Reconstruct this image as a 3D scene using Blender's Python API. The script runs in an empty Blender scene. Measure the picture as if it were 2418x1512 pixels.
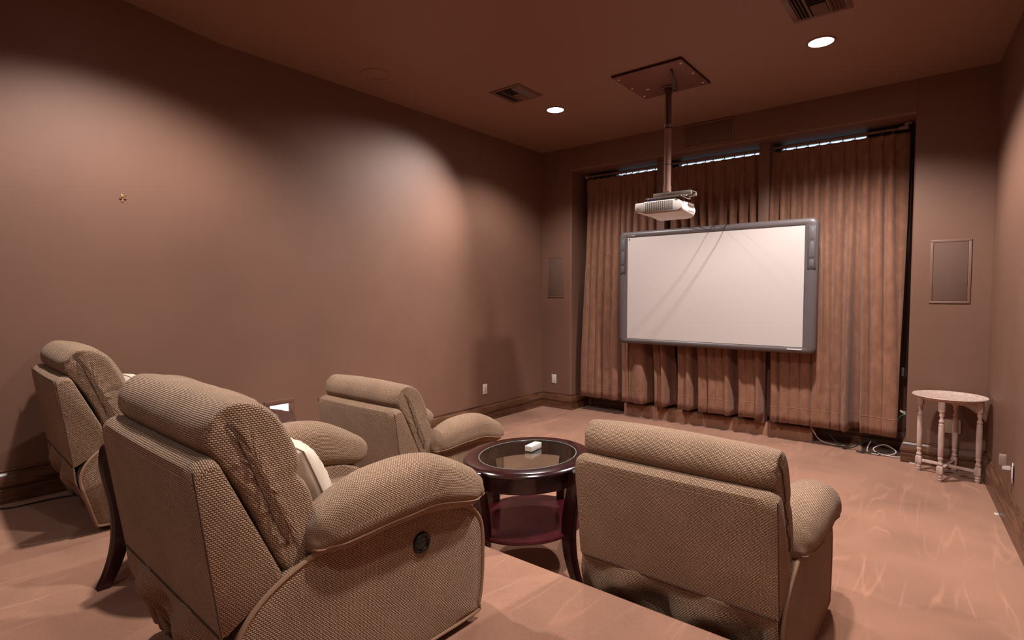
import bpy, bmesh, math, random
from mathutils import Vector, Matrix, noise
SC = bpy.context.scene
PI = math.pi
R = math.radians
random.seed(7)
# ---------------------------------------------------------------- camera
cd = bpy.data.cameras.new('camera'); cam = bpy.data.objects.new('camera', cd)
SC.collection.objects.link(cam); SC.camera = cam
YAW, PITCH, ROLL = 0.67909, -0.046725, -0.001345
cam.location = (4.2306, -5.8764, 1.4706)
_f = Vector((-math.sin(YAW)*math.cos(PITCH), math.cos(YAW)*math.cos(PITCH), math.sin(PITCH)))
_r = Vector((math.cos(YAW), math.sin(YAW), 0)); _u = _r.cross(_f)
_r2 = _r*math.cos(ROLL)+_u*math.sin(ROLL); _u2 = -_r*math.sin(ROLL)+_u*math.cos(ROLL)
cam.matrix_world = Matrix.Translation(cam.location) @ Matrix((_r2, _u2, -_f)).transposed().to_4x4()
cd.sensor_width = 36; cd.lens = 36*1297.78/2418; cd.clip_start = .02
# ---------------------------------------------------------------- world and exposure
w = bpy.data.worlds.new('world'); SC.world = w; w.use_nodes = True
_nt = w.node_tree; _nt.nodes.clear()
_bg = _nt.nodes.new('ShaderNodeBackground'); _wo = _nt.nodes.new('ShaderNodeOutputWorld')
_bg.inputs['Color'].default_value = (.80, .88, 1, 1)   # overcast daylight behind the curtains
_bg.inputs['Strength'].default_value = 1.3
_nt.links.new(_bg.outputs[0], _wo.inputs[0])
SC.view_settings.view_transform = 'Standard'; SC.view_settings.look = 'None'
SC.view_settings.exposure = 0.30; SC.view_settings.gamma = 1; SC.view_settings.use_curve_mapping = False
SC.cycles.use_denoising = True
SC.cycles.max_bounces = 10; SC.cycles.diffuse_bounces = 6
SC.cycles.sample_clamp_indirect = 4
WARM = (1.0, .93, .885)
# recessed cans: x, y, watts   (first two are in the picture; rear pair added unseen as fill)
CANS = [(1.085, -1.29, 150), (3.416, -1.29, 320), (1.085, -4.75, 250), (3.65, -3.85, 240), (4.0, -5.1, 60), (1.6, -7.2, 20), (3.6, -6.9, 40)]
# ---------------------------------------------------------------- helpers
def lin(c):
    return tuple(.76*((v/255)/12.92 if v/255 <= .04045 else (((v/255)+.055)/1.055)**2.4) for v in c)
def mat(name, col, rough=.6, metal=0, spec=.5, emit=None, est=0, trans=0, ior=1.45, coat=0, alpha=1):
    m = bpy.data.materials.new(name); m.use_nodes = True; b = m.node_tree.nodes['Principled BSDF']
    c = lin(col)
    b.inputs['Base Color'].default_value = (*c, 1); b.inputs['Roughness'].default_value = rough
    b.inputs['Metallic'].default_value = metal; b.inputs['Specular IOR Level'].default_value = spec
    b.inputs['IOR'].default_value = ior
    if emit: b.inputs['Emission Color'].default_value = (*emit, 1); b.inputs['Emission Strength'].default_value = est
    if trans: b.inputs['Transmission Weight'].default_value = trans
    if coat: b.inputs['Coat Weight'].default_value = coat; b.inputs['Coat Roughness'].default_value = .12
    return m
def N(m, t, **kw):
    n = m.node_tree.nodes.new(t)
    for k, v in kw.items():
        if k in n.inputs: n.inputs[k].default_value = v
        else: setattr(n, k, v)
    return n
def K(m, a, b): m.node_tree.links.new(a, b)
def ramp(m, stops, interp='LINEAR'):
    n = m.node_tree.nodes.new('ShaderNodeValToRGB'); n.color_ramp.interpolation = interp
    e = n.color_ramp.elements
    while len(e) < len(stops): e.new(.5)
    for i, (p, c) in enumerate(stops):
        e[i].position = p; e[i].color = (*c, 1) if len(c) == 3 else c
    return n
def bump(m, src, strength=.3, dist=.002):
    b = m.node_tree.nodes['Principled BSDF']; n = N(m, 'ShaderNodeBump'); n.inputs['Strength'].default_value = strength
    n.inputs['Distance'].default_value = dist; K(m, src, n.inputs['Height']); K(m, n.outputs[0], b.inputs['Normal']); return n
def mixc(m, fac, a, b, mode='MIX'):
    n = N(m, 'ShaderNodeMix', data_type='RGBA', blend_type=mode)
    for s, v in ((n.inputs[0], fac), (n.inputs[6], a), (n.inputs[7], b)):
        if hasattr(v, 'links'): K(m, v, s)
        elif isinstance(v, (int, float)): s.default_value = v
        else: s.default_value = (*v, 1)
    return n.outputs[2]
def BS(m): return m.node_tree.nodes['Principled BSDF']

def link(name, me, m=None, parent=None, smooth=True, angle=40):
    o = bpy.data.objects.new(name, me); SC.collection.objects.link(o)
    if m: 
        for mm in (m if isinstance(m, (list, tuple)) else [m]): me.materials.append(mm)
    if parent: o.parent = parent
    if smooth:
        for p in me.polygons: p.use_smooth = True
        if angle:
            try: me.set_sharp_from_angle(angle=R(angle))
            except Exception: pass
    return o
def obj(name, bm, m=None, parent=None, smooth=True, angle=40, uv=False):
    bmesh.ops.recalc_face_normals(bm, faces=bm.faces[:])
    me = bpy.data.meshes.new(name); bm.to_mesh(me); bm.free()
    if uv: boxuv(me)
    return link(name, me, m, parent, smooth, angle)
def boxuv(me):
    me.update(); uvl = me.uv_layers.new(name='uv'); vs = me.vertices
    for p in me.polygons:
        n = p.normal; ax, ay, az = abs(n.x), abs(n.y), abs(n.z)
        for li in p.loop_indices:
            c = vs[me.loops[li].vertex_index].co
            if ax >= ay and ax >= az*.8: u = (c.y, c.z)
            elif ay >= az*.8: u = (c.x, c.z)
            else: u = (c.x, c.y)
            uvl.data[li].uv = u
def tag(o, label=None, cat=None, group=None, kind=None):
    for k, v in (('label', label), ('category', cat), ('group', group), ('kind', kind)):
        if v: o[k] = v
    return o
def thing(name, label, cat, loc=(0, 0, 0), rz=0, group=None):
    o = bpy.data.objects.new(name, None); SC.collection.objects.link(o); o.empty_display_size = .1
    o.location = loc; o.rotation_euler = (0, 0, rz); return tag(o, label, cat, group)
def struct(name, bm, m, parent=None, **kw):
    o = obj(name, bm, m, parent, **kw)
    if not parent: o['kind'] = 'structure'
    return o
def NB(): return bmesh.new()
def box(bm, x0, x1, y0, y1, z0, z1, bev=0, seg=2, mx=None):
    t = bmesh.new()
    vs = [t.verts.new((x, y, z)) for x in (x0, x1) for y in (y0, y1) for z in (z0, z1)]
    for f in ((0, 1, 3, 2), (4, 6, 7, 5), (0, 4, 5, 1), (2, 3, 7, 6), (0, 2, 6, 4), (1, 5, 7, 3)): t.faces.new([vs[i] for i in f])
    bmesh.ops.recalc_face_normals(t, faces=t.faces[:])
    if bev: bmesh.ops.bevel(t, geom=t.edges[:], offset=bev, segments=seg, profile=.5, affect='EDGES')
    if mx: bmesh.ops.transform(t, matrix=mx, verts=t.verts[:])
    merge(bm, t); return bm
def merge(bm, t):
    me = bpy.data.meshes.new('tmp'); t.to_mesh(me); t.free(); bm.from_mesh(me); bpy.data.meshes.remove(me)
def lathe(bm, prof, seg=32, sx=1, sy=1, c=(0, 0, 0), close=False, mx=None):
    t = bmesh.new(); rings = []
    for r, z in prof:
        if r < 1e-5: rings.append([t.verts.new((c[0], c[1], c[2]+z))])
        else: rings.append([t.verts.new((c[0]+r*sx*math.cos(2*PI*i/seg), c[1]+r*sy*math.sin(2*PI*i/seg), c[2]+z)) for i in range(seg)])
    pr = list(zip(rings, rings[1:]))
    if close: pr.append((rings[-1], rings[0]))
    for a, b in pr:
        for i in range(seg):
            j = (i+1) % seg
            if len(a) == 1 and len(b) == 1: continue
            if len(a) == 1: t.faces.new((a[0], b[i], b[j]))
            elif len(b) == 1: t.faces.new((a[i], a[j], b[0]))
            else: t.faces.new((a[i], a[j], b[j], b[i]))
    if mx: bmesh.ops.transform(t, matrix=mx, verts=t.verts[:])
    merge(bm, t); return bm
def oval(bm, rx, ry, prof, seg=64, c=(0, 0, 0), close=False):
    """prof: (offset from the rim outline, z)"""
    t = bmesh.new(); rings = [[t.verts.new((c[0]+(rx+d)*math.cos(2*PI*i/seg), c[1]+(ry+d)*math.sin(2*PI*i/seg), c[2]+z)) for i in range(seg)] for d, z in prof]
    pr = list(zip(rings, rings[1:]))
    if close: pr.append((rings[-1], rings[0]))
    for a, b in pr:
        for i in range(seg):
            j = (i+1) % seg; t.faces.new((a[i], a[j], b[j], b[i]))
    if not close: t.faces.new(rings[0][::-1]); t.faces.new(rings[-1])
    merge(bm, t); return bm
def prism(bm, pts, axis, a, b, bev=0, seg=2, edges='all'):
    """extrude polygon pts (2d) along axis between a and b"""
    t = bmesh.new()
    def P(p, v): return {'x': (v, p[0], p[1]), 'y': (p[0], v, p[1]), 'z': (p[0], p[1], v)}[axis]
    A = [t.verts.new(P(p, a)) for p in pts]; B = [t.verts.new(P(p, b)) for p in pts]; n = len(pts)
    t.faces.new(A); t.faces.new(B[::-1])
    for i in range(n): t.faces.new((A[i], B[i], B[(i+1) % n], A[(i+1) % n]))
    bmesh.ops.recalc_face_normals(t, faces=t.faces[:])
    if bev: bmesh.ops.bevel(t, geom=t.edges[:], offset=bev, segments=seg, profile=.5, affect='EDGES', clamp_overlap=True)
    merge(bm, t); return bm
def tube(bm, pts, r, seg=8, caps=True, closed=False):
    pts = [Vector(p) for p in pts]; t = bmesh.new(); n = len(pts); rings = []
    up = Vector((0, 0, 1)); prev = None
    for i, p in enumerate(pts):
        a = pts[(i-1) % n] if (closed or i > 0) else pts[0]; b = pts[(i+1) % n] if (closed or i < n-1) else pts[-1]
        d = (b-a).normalized()
        if prev is None:
            s = d.cross(up)
            if s.length < .1: s = d.cross(Vector((1, 0, 0)))
        else: s = prev - d*prev.dot(d)
        s.normalize(); prev = s; q = d.cross(s); rr = r[i] if isinstance(r, (list, tuple)) else r
        rings.append([t.verts.new(p+s*math.cos(2*PI*k/seg)*rr+q*math.sin(2*PI*k/seg)*rr) for k in range(seg)])
    pr = list(zip(rings, rings[1:]))
    if closed: pr.append((rings[-1], rings[0]))
    for a, b in pr:
        for k in range(seg): t.faces.new((a[k], a[(k+1) % seg], b[(k+1) % seg], b[k]))
    if caps and not closed: t.faces.new(rings[0][::-1]); t.faces.new(rings[-1])
    merge(bm, t); return bm
def spline(pts, n=8, closed=False):
    pts = [Vector(p) for p in pts]; out = []; m = len(pts)
    for i in range(m if closed else m-1):
        if closed: p0, p1, p2, p3 = pts[(i-1) % m], pts[i], pts[(i+1) % m], pts[(i+2) % m]
        else: p0, p1, p2, p3 = pts[max(i-1, 0)], pts[i], pts[i+1], pts[min(i+2, m-1)]
        for k in range(n):
            t = k/n
            out.append(.5*((2*p1)+(-p0+p2)*t+(2*p0-5*p1+4*p2-p3)*t*t+(-p0+3*p1-3*p2+p3)*t**3))
    if not closed: out.append(pts[-1])
    return out
def loft(bm, rings, caps=True, uvax=None):
    """uvax: axis index the rings are strung along; gives u = distance around the ring, v = that axis, in metres"""
    t = bmesh.new(); rr = [[t.verts.new(p) for p in r] for r in rings]; n = len(rr[0])
    uvl = t.loops.layers.uv.new('uv') if uvax is not None else None
    if uvl:
        arcs = []
        mid = rings[len(rings)//2]; acc = [0]
        for k in range(n): acc.append(acc[-1]+(Vector(mid[(k+1) % n])-Vector(mid[k])).length)
        pos = [sum(p[uvax] for p in r)/n for r in rings]
        # distance travelled along the mean surface, so rounded ends do not stretch
        tr = [0]
        for a, b in zip(rings, rings[1:]): tr.append(tr[-1]+sum((Vector(b[k])-Vector(a[k])).length for k in range(0, n, 3))/len(range(0, n, 3)))
    for i, (a, b) in enumerate(zip(rr, rr[1:])):
        for k in range(n):
            f = t.faces.new((a[k], a[(k+1) % n], b[(k+1) % n], b[k]))
            if uvl:
                for l, (v_, u_) in zip(f.loops, ((i, k), (i, k+1), (i+1, k+1), (i+1, k))): l[uvl].uv = (tr[v_], acc[u_]) if uvax == 0 else (tr[v_], acc[u_])
    if caps:
        for c in (t.faces.new(rr[0][::-1]), t.faces.new(rr[-1])):
            if uvl:
                for l in c.loops:
                    q = l.vert.co; o_ = [q[j] for j in range(3) if j != uvax]; l[uvl].uv = (o_[0], o_[1])
    merge(bm, t); return bm
def sst(a, b, x):
    t = max(0, min(1, (x-a)/(b-a))); return t*t*(3-2*t)
def copy_tree(o, parent=None):
    c = o.copy(); SC.collection.objects.link(c); c.parent = parent
    for ch in list(o.children): copy_tree(ch, c)
    return c
# ---------------------------------------------------------------- materials
def wall_mat(name, col, var=.06):
    m = mat(name, col, .55, spec=.35); tc = N(m, 'ShaderNodeTexCoord')
    n = N(m, 'ShaderNodeTexNoise'); n.inputs['Scale'].default_value = 1.3; n.inputs['Detail'].default_value = 5; K(m, tc.outputs['Object'], n.inputs['Vector'])
    c = Vector(lin(col)); r = ramp(m, [(.35, tuple(c*(1-var))), (.65, tuple(c*(1+var)))]); K(m, n.outputs[0], r.inputs[0])
    s = N(m, 'ShaderNodeTexNoise'); s.inputs['Scale'].default_value = 9; s.inputs['Detail'].default_value = 6; s.inputs['Distortion'].default_value = 1.5
    mp = N(m, 'ShaderNodeMapping'); mp.inputs['Scale'].default_value = (1, .7, 1.6); K(m, tc.outputs['Object'], mp.inputs[0]); K(m, mp.outputs[0], s.inputs['Vector'])
    r2 = ramp(m, [(.73, (0, 0, 0)), (.80, (.25, .25, .25))]); K(m, s.outputs[0], r2.inputs[0])
    K(m, mixc(m, r2.outputs[0], r.outputs[0], tuple(c*1.5)), BS(m).inputs['Base Color'])
    f = N(m, 'ShaderNodeTexNoise'); f.inputs['Scale'].default_value = 160; f.inputs['Detail'].default_value = 2; K(m, tc.outputs['Object'], f.inputs['Vector'])
    bump(m, f.outputs[0], .12, .002)
    return m
M_wall = wall_mat('wall_paint', (130, 95, 79)); M_ceil = wall_mat('ceiling_paint', (156, 118, 99), .02)
def carpet_mat():
    m = mat('carpet_pile', (190, 140, 115), .95, spec=.1); tc = N(m, 'ShaderNodeTexCoord'); O = tc.outputs['Object']
    c = Vector(lin((171, 124, 101)))
    n = N(m, 'ShaderNodeTexNoise'); n.inputs['Scale'].default_value = 2.2; n.inputs['Detail'].default_value = 6; n.inputs['Distortion'].default_value = .6; K(m, O, n.inputs['Vector'])
    r = ramp(m, [(.3, tuple(c*.84)), (.5, tuple(c)), (.72, tuple(c*1.13))]); K(m, n.outputs[0], r.inputs[0])
    # vacuum tracks and scuffs: pile laid over in thin streaks
    outs = r.outputs[0]
    for rot, sc, off, wd in ((.10, (5.5, .55, 1), 0, .016), (-.55, (5, .7, 1), 7, .014), (.75, (5, .8, 1), 13, .012)):
        mp = N(m, 'ShaderNodeMapping'); mp.inputs['Rotation'].default_value = (0, 0, rot); mp.inputs['Scale'].default_value = sc; mp.inputs['Location'].default_value = (off, off, 0)
        s = N(m, 'ShaderNodeTexNoise'); s.inputs['Scale'].default_value = .8; s.inputs['Detail'].default_value = 1.5; s.inputs['Distortion'].default_value = .1
        K(m, O, mp.inputs[0]); K(m, mp.outputs[0], s.inputs['Vector'])
        q = ramp(m, [(.5-wd, (0, 0, 0)), (.5, (.8, .8, .8)), (.5+wd, (0, 0, 0))]); K(m, s.outputs[0], q.inputs[0])
        k = N(m, 'ShaderNodeTexNoise'); k.inputs['Scale'].default_value = 1.5; k.inputs['Detail'].default_value = 2; o_ = N(m, 'ShaderNodeMapping'); o_.inputs['Location'].default_value = (off*3+2, 5, 0); K(m, O, o_.inputs[0]); K(m, o_.outputs[0], k.inputs['Vector'])
        kr = ramp(m, [(.48, (0, 0, 0)), (.60, (.55, .55, .55))]); K(m, k.outputs[0], kr.inputs[0])
        fm = N(m, 'ShaderNodeMath', operation='MULTIPLY'); K(m, q.outputs[0], fm.inputs[0]); K(m, kr.outputs[0], fm.inputs[1])
        outs = mixc(m, fm.outputs[0], outs, tuple(c*1.55))
    g = N(m, 'ShaderNodeTexNoise'); g.inputs['Scale'].default_value = 260; g.inputs['Detail'].default_value = 2; K(m, O, g.inputs['Vector'])
    rg = ramp(m, [(.3, (.86, .86, .86)), (.7, (1.1, 1.1, 1.1))]); K(m, g.outputs[0], rg.inputs[0])
    K(m, mixc(m, 1, outs, rg.outputs[0], 'MULTIPLY'), BS(m).inputs['Base Color'])
    bump(m, g.outputs[0], .35, .004); BS(m).inputs['Sheen Weight'].default_value = .15
    return m
M_carpet = carpet_mat()
def wood_mat(name, c1, c2, rough=.35, scale=6, stretch=(1, 12, 12), coat=.3):
    m = mat(name, c1, rough, coat=coat); tc = N(m, 'ShaderNodeTexCoord'); mp = N(m, 'ShaderNodeMapping'); mp.inputs['Scale'].default_value = stretch
    K(m, tc.outputs['Object'], mp.inputs[0]); n = N(m, 'ShaderNodeTexNoise'); n.inputs['Scale'].default_value = scale; n.inputs['Detail'].default_value = 6; n.inputs['Distortion'].default_value = .8
    K(m, mp.outputs[0], n.inputs['Vector']); r = ramp(m, [(.3, lin(c1)), (.7, lin(c2))]); K(m, n.outputs[0], r.inputs[0]); K(m, r.outputs[0], BS(m).inputs['Base Color'])
    bump(m, n.outputs[0], .08, .002)
    return m
M_base_x = wood_mat('baseboard_wood_x', (74, 46, 32), (128, 86, 62), .38, 3, (1.2, 14, 14), coat=.08)
M_base_y = wood_mat('baseboard_wood_y', (74, 46, 32), (128, 86, 62), .38, 3, (14, 1.2, 14), coat=.08)
M_mahog = wood_mat('mahogany', (36, 11, 13), (60, 22, 24), .2, 4, (9, 1.5, 9), coat=.7)
M_mahog_dk = wood_mat('mahogany_dark', (34, 8, 12), (52, 14, 18), .22, 4, (9, 9, 1.5), coat=.6)
M_shelf = wood_mat('mahogany_shelf', (66, 12, 20), (98, 26, 36), .3, 3, (5, 2, 5), coat=.5)
M_whitewood = wood_mat('whitewashed_oak', (196, 164, 150), (226, 198, 186), .5, 7, (10, 3, 1.2), coat=0)
def fabric_mat():
    m = mat('woven_chenille', (170, 140, 112), .9, spec=.15); uv = N(m, 'ShaderNodeTexCoord')
    nz = N(m, 'ShaderNodeTexNoise'); nz.inputs['Scale'].default_value = 60; nz.inputs['Detail'].default_value = 2; K(m, uv.outputs['UV'], nz.inputs['Vector'])
    ad = N(m, 'ShaderNodeVectorMath', operation='MULTIPLY_ADD'); ad.inputs[1].default_value = (.004, .003, 0); K(m, nz.outputs['Color'], ad.inputs[0]); K(m, uv.outputs['UV'], ad.inputs[2])
    b = N(m, 'ShaderNodeTexBrick'); b.offset = .5; b.inputs['Scale'].default_value = 1; b.inputs['Brick Width'].default_value = .0092; b.inputs['Row Height'].default_value = .0056
    b.inputs['Mortar Size'].default_value = .0021; b.inputs['Mortar Smooth'].default_value = 1.0; b.inputs['Bias'].default_value = 0
    b.inputs['Color1'].default_value = (*lin((216, 180, 147)), 1); b.inputs['Color2'].default_value = (*lin((198, 163, 131)), 1); b.inputs['Mortar'].default_value = (*lin((94, 62, 50)), 1)
    K(m, ad.outputs[0], b.inputs['Vector'])
    v = N(m, 'ShaderNodeTexNoise'); v.inputs['Scale'].default_value = 5; v.inputs['Detail'].default_value = 4; K(m, uv.outputs['Object'], v.inputs['Vector'])
    rv = ramp(m, [(.3, (.88, .88, .88)), (.7, (1.1, 1.1, 1.1))]); K(m, v.outputs[0], rv.inputs[0])
    K(m, mixc(m, 1, b.outputs['Color'], rv.outputs[0], 'MULTIPLY'), BS(m).inputs['Base Color'])
    inv = N(m, 'ShaderNodeMath', operation='SUBTRACT'); inv.inputs[0].default_value = 1; K(m, b.outputs['Fac'], inv.inputs[1])
    bump(m, inv.outputs[0], .7, .003); BS(m).inputs['Sheen Weight'].default_value = .1
    return m
M_fab = fabric_mat()
M_pipe = mat('piping_cord', (160, 126, 102), .85, spec=.1)
M_seam = mat('seam_thread', (88, 62, 48), .9)
def suede_mat():
    m = mat('brown_suede', (150, 104, 82), .85, spec=.15); tc = N(m, 'ShaderNodeTexCoord'); mp = N(m, 'ShaderNodeMapping'); mp.inputs['Scale'].default_value = (2, 2, 1)
    K(m, tc.outputs['Object'], mp.inputs[0]); n = N(m, 'ShaderNodeTexNoise'); n.inputs['Scale'].default_value = 9; n.inputs['Detail'].default_value = 6; n.inputs['Distortion'].default_value = .4; K(m, mp.outputs[0], n.inputs['Vector'])
    r = ramp(m, [(.3, lin((138, 95, 74))), (.55, lin((150, 105, 83))), (.75, lin((162, 116, 93)))]); K(m, n.outputs[0], r.inputs[0]); K(m, r.outputs[0], BS(m).inputs['Base Color'])
    bump(m, n.outputs[0], .10, .003); BS(m).inputs['Sheen Weight'].default_value = .2; return m
M_suede = suede_mat()
M_grey = mat('board_grey_plastic', (104, 95, 96), .38); M_greydk = mat('board_dark_plastic', (80, 74, 76), .4)
M_screen = mat('whiteboard_surface', (216, 205, 201), .3, spec=.3)
M_white = mat('white_plastic', (236, 226, 220), .35); M_cream = mat('cream_plastic', (222, 204, 182), .4)
M_black = mat('black_plastic', (18, 17, 18), .45); M_charcoal = mat('charcoal_plastic', (52, 48, 50), .4)
M_metal = mat('galvanised_steel', (170, 158, 150), .4, metal=.5); M_chrome = mat('screw_chrome', (220, 210, 200), .25, metal=1)
M_polebrown = mat('painted_pole', (148, 112, 100), .35, metal=.2); M_poledk = mat('dark_brown_pole', (84, 50, 40), .4)
M_plate = wall_mat('painted_board', (126, 80, 66), .18); M_edge = mat('board_edge', (60, 30, 24), .7)
M_dark = mat('dark_void', (12, 9, 8), .9); M_vent = mat('vent_enamel', (118, 84, 70), .45)
M_grille = mat('speaker_cloth', (112, 84, 72), .85); M_spkframe = mat('speaker_frame_paint', (134, 102, 88), .45)
M_blue = mat('blue_connector', (60, 60, 150), .4); M_greenwire = mat('green_wire', (70, 150, 120), .5)
M_wire = mat('white_cord', (205, 190, 180), .5); M_wireblk = mat('black_cord', (24, 20, 20), .5)
M_rod = mat('curtain_track_enamel', (150, 116, 98), .4)
M_pillow = mat('cream_leather', (238, 220, 200), .5, spec=.4)
M_lamp = mat('lamp_lens', (255, 250, 245), .5, emit=(1, .93, .88), est=20)
M_glass = mat('clear_glass', (226, 238, 230), .02, trans=1, ior=1.45)
M_glassedge = mat('glass_bevel', (170, 178, 172), .08, trans=.6)
M_nightlens = mat('clear_lens', (245, 225, 215), .15, trans=.75)
M_winglass = mat('window_glass', (240, 245, 250), .02, trans=1, ior=1.1)
# ---------------------------------------------------------------- room dimensions
H = 3.3; W0 = 4.451; WA = -.0721; YB = -7.7; YK = -4.02; CS = .112
HR = .275; YR = -3.95
RX1, RX2, RZ, RD = .448, 3.921, 3.008, .44
def rwx(y): return W0+WA*y
def quad(bm, *p): bm.faces.new([bm.verts.new(q) for q in p])
# floor and riser
bm = NB(); box(bm, -.1, 5.2, YR-.02, .9, -.1, 0); struct('floor', bm, M_carpet, smooth=False)
bm = NB(); prism(bm, [(YB-.1, -.1), (YR, -.1), (YR, HR-.02), (YR-.006, HR-.006), (YR-.02, HR), (YB-.1, HR)], 'x', -.1, 5.2)
struct('floor_riser', bm, M_carpet)
# carpeted ledge in front of the window
bm = NB(); prism(bm, [(.19, 0), (.19, .115), (.20, .132), (.215, .14), (.44, .14), (.44, 0)], 'x', 1.1, 3.16, 0)
struct('floor_ledge', bm, M_carpet)
# ceiling: flat, then rising towards the back of the room
bm = NB(); zb = H+CS*(YK-YB)
prism(bm, [(.5, H), (YK, H), (YB-.1, zb+CS*.1), (YB-.1, zb+.25), (.5, zb+.25)], 'x', -.1, 5.2); struct('ceiling', bm, M_ceil, smooth=False)
# walls
bm = NB(); box(bm, -.1, 0, YB-.1, .5, 0, 3.9); struct('wall_left', bm, M_wall, smooth=False)
bm = NB(); prism(bm, [(rwx(.5), .5), (rwx(YB-.1), YB-.1), (rwx(YB-.1)+.1, YB-.1), (rwx(.5)+.1, .5)], 'z', 0, 3.9); struct('wall_right', bm, M_wall, smooth=False)
bm = NB(); box(bm, -.1, 5.3, YB-.1, YB, 0, 3.95); struct('wall_back', bm, M_wall, smooth=False)
def bull(cx, cy, r, a0, a1, n=6): return [(cx+r*math.cos(R(a0+(a1-a0)*i/n)), cy+r*math.sin(R(a0+(a1-a0)*i/n))) for i in range(n+1)]
rb = .022
bm = NB()
prism(bm, [(0, 0)]+bull(RX1-rb, rb, rb, -90, 0)+[(RX1, RD), (0, RD)], 'z', 0, H+.05)
prism(bm, [(W0+.1, 0)]+bull(RX2+rb, rb, rb, -90, -180)+[(RX2, RD), (W0+.1, RD)], 'z', 0, H+.05)
prism(bm, [(0, H+.05)]+[(y, z) for y, z in bull(rb, RZ+rb, rb, 180, 270)]+[(RD, RZ), (RD, H+.05)], 'x', RX1-.01, RX2+.01)
struct('wall_front', bm, M_wall)
# recess back: unseen wall raised to block window light, posts, windows
bm = NB(); box(bm, RX1-.02, RX2+.02, RD-.02, RD+.08, 0, 2.86); struct('wall_light_block', bm, M_wall, smooth=False)
for nm, x0, x1 in (('trim_1', 1.525, 1.622), ('trim_2', 2.628, 2.728)):
    bm = NB(); box(bm, x0, x1, .125, RD+.1, .138, RZ+.01, .004); struct(nm, bm, M_wall)
M_winframe = mat('window_frame_paint', (120, 92, 80), .5)
for k, (x0, x1) in enumerate(((RX1, 1.53), (1.62, 2.635), (2.72, RX2))):
    bm = NB(); xs0, xs1 = x0+(.35 if k == 0 else .0), x1-(.35 if k == 2 else 0)
    for a in ((x0-.01, xs0+.05, RD-.03, RD+.06, 2.85, RZ), (xs1-.05, x1+.01, RD-.03, RD+.06, 2.85, RZ), (xs0, xs1, RD-.03, RD+.06, 2.85, 2.955), (xs0, xs1, RD-.03, RD+.06, RZ-.012, RZ+.02)): box(bm, *a, .004)
    f = struct('window_%d' % (k+1), bm, M_winframe)
    bm = NB(); box(bm, xs0+.05, xs1-.05, RD+.02, RD+.026, 2.955, RZ-.012); obj('pane', bm, M_winglass, f, smooth=False)
# baseboards
BP = [(0, .192), (.012, .192), (.014, .184), (.010, .176), (.014, .170), (.024, .160), (.028, .146), (.034, .128), (.037, .108), (.033, .094), (.026, .088), (.026, .084), (.031, .080), (.031, .002), (0, .002)]
def baseb(name, path, m, z=0):
    """path: xy points at the wall line, room on the left-hand side of travel"""
    bm = NB(); rings = []; n = len(path)
    for i in range(n):
        p = Vector(path[i]).to_2d(); dirs = []
        if i > 0: dirs.append((p-Vector(path[i-1]).to_2d()).normalized())
        if i < n-1: dirs.append((Vector(path[i+1]).to_2d()-p).normalized())
        ns = [Vector((-d.y, d.x)) for d in dirs]
        nn = ns[0] if len(ns) == 1 else (ns[0]+ns[1])/(1+ns[0].dot(ns[1]))
        rings.append([(p.x+nn.x*d, p.y+nn.y*d, z+h) for d, h in BP])
    loft(bm, rings)
    return struct(name, bm, m, angle=25)
baseb('baseboard_left', [(0, 0), (0, YR+.001)], M_base_y)
baseb('baseboard_left_riser', [(0, YR), (0, YB)], M_base_y, HR)
baseb('baseboard_front_left', [(RX1, RD-.03), (RX1, 0), (0, 0)], M_base_x)
baseb('baseboard_recess', [(RX2, RD-.02), (RX1, RD-.02)], M_base_x)
baseb('baseboard_front_right', [(W0, 0), (RX2, 0), (RX2, RD-.03)], M_base_x)
baseb('baseboard_right', [(rwx(YR), YR), (W0, 0)], M_base_y)
baseb('baseboard_right_riser', [(rwx(YB), YB), (rwx(YR), YR)], M_base_y, HR)
# ---------------------------------------------------------------- recessed ceiling lights
def can(x, y, watts, label):
    z = H if y > YK else H+CS*(YK-y)
    t = thing('recessed_downlight', label, 'ceiling light', (x, y, z), 0, 'recessed ceiling downlights')
    bm = NB(); lathe(bm, [(.083, -.0005), (.098, -.0005), (.099, -.004), (.094, -.007), (.083, -.006), (.080, -.001), (.080, -.0005)], 40); obj('trim_ring', bm, M_spkframe, t)
    bm = NB(); lathe(bm, [(.0, -.0025), (.081, -.0025)], 40); obj('lamp_lens', bm, M_lamp, t)
    ld = bpy.data.lights.new('downlight', 'SPOT'); ld.energy = watts; ld.color = WARM; ld.spot_size = R(136); ld.spot_blend = .55; ld.shadow_soft_size = .06
    lo = bpy.data.objects.new('downlight', ld); SC.collection.objects.link(lo); lo.parent = t; lo.location = (0, 0, -.03)
    return t, lo
LBL = ['glowing recessed downlight in ceiling beside the small louvred vent, left of the projector mount', 'glowing recessed downlight in ceiling below the large louvred vent, right of the projector mount',
       'recessed downlight in ceiling over the back left recliners', 'recessed downlight in ceiling over the front right recliner', 'recessed downlight in ceiling by the right wall over the raised floor',
       'unseen fill downlight added in the rear left corner of the ceiling', 'unseen fill downlight added in the rear right corner of the ceiling']
for i_, ((x, y, wt), lb) in enumerate(zip(CANS, LBL)):
    t_, l_ = can(x, y, wt, lb)
    if i_ == 0:      # added spot, aimed to make a second bright patch on the left wall
        ld = bpy.data.lights.new('downlight', 'SPOT'); ld.energy = 330; ld.color = WARM; ld.spot_size = R(78); ld.spot_blend = 1.0; ld.shadow_soft_size = .06
        lo = bpy.data.objects.new('downlight', ld); SC.collection.objects.link(lo); lo.parent = t_; lo.location = (0, 0, -.03)
        lo.rotation_euler = Vector((-1.085, -1.50, -1.75)).to_track_quat('-Z', 'Y').to_euler()
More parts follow.
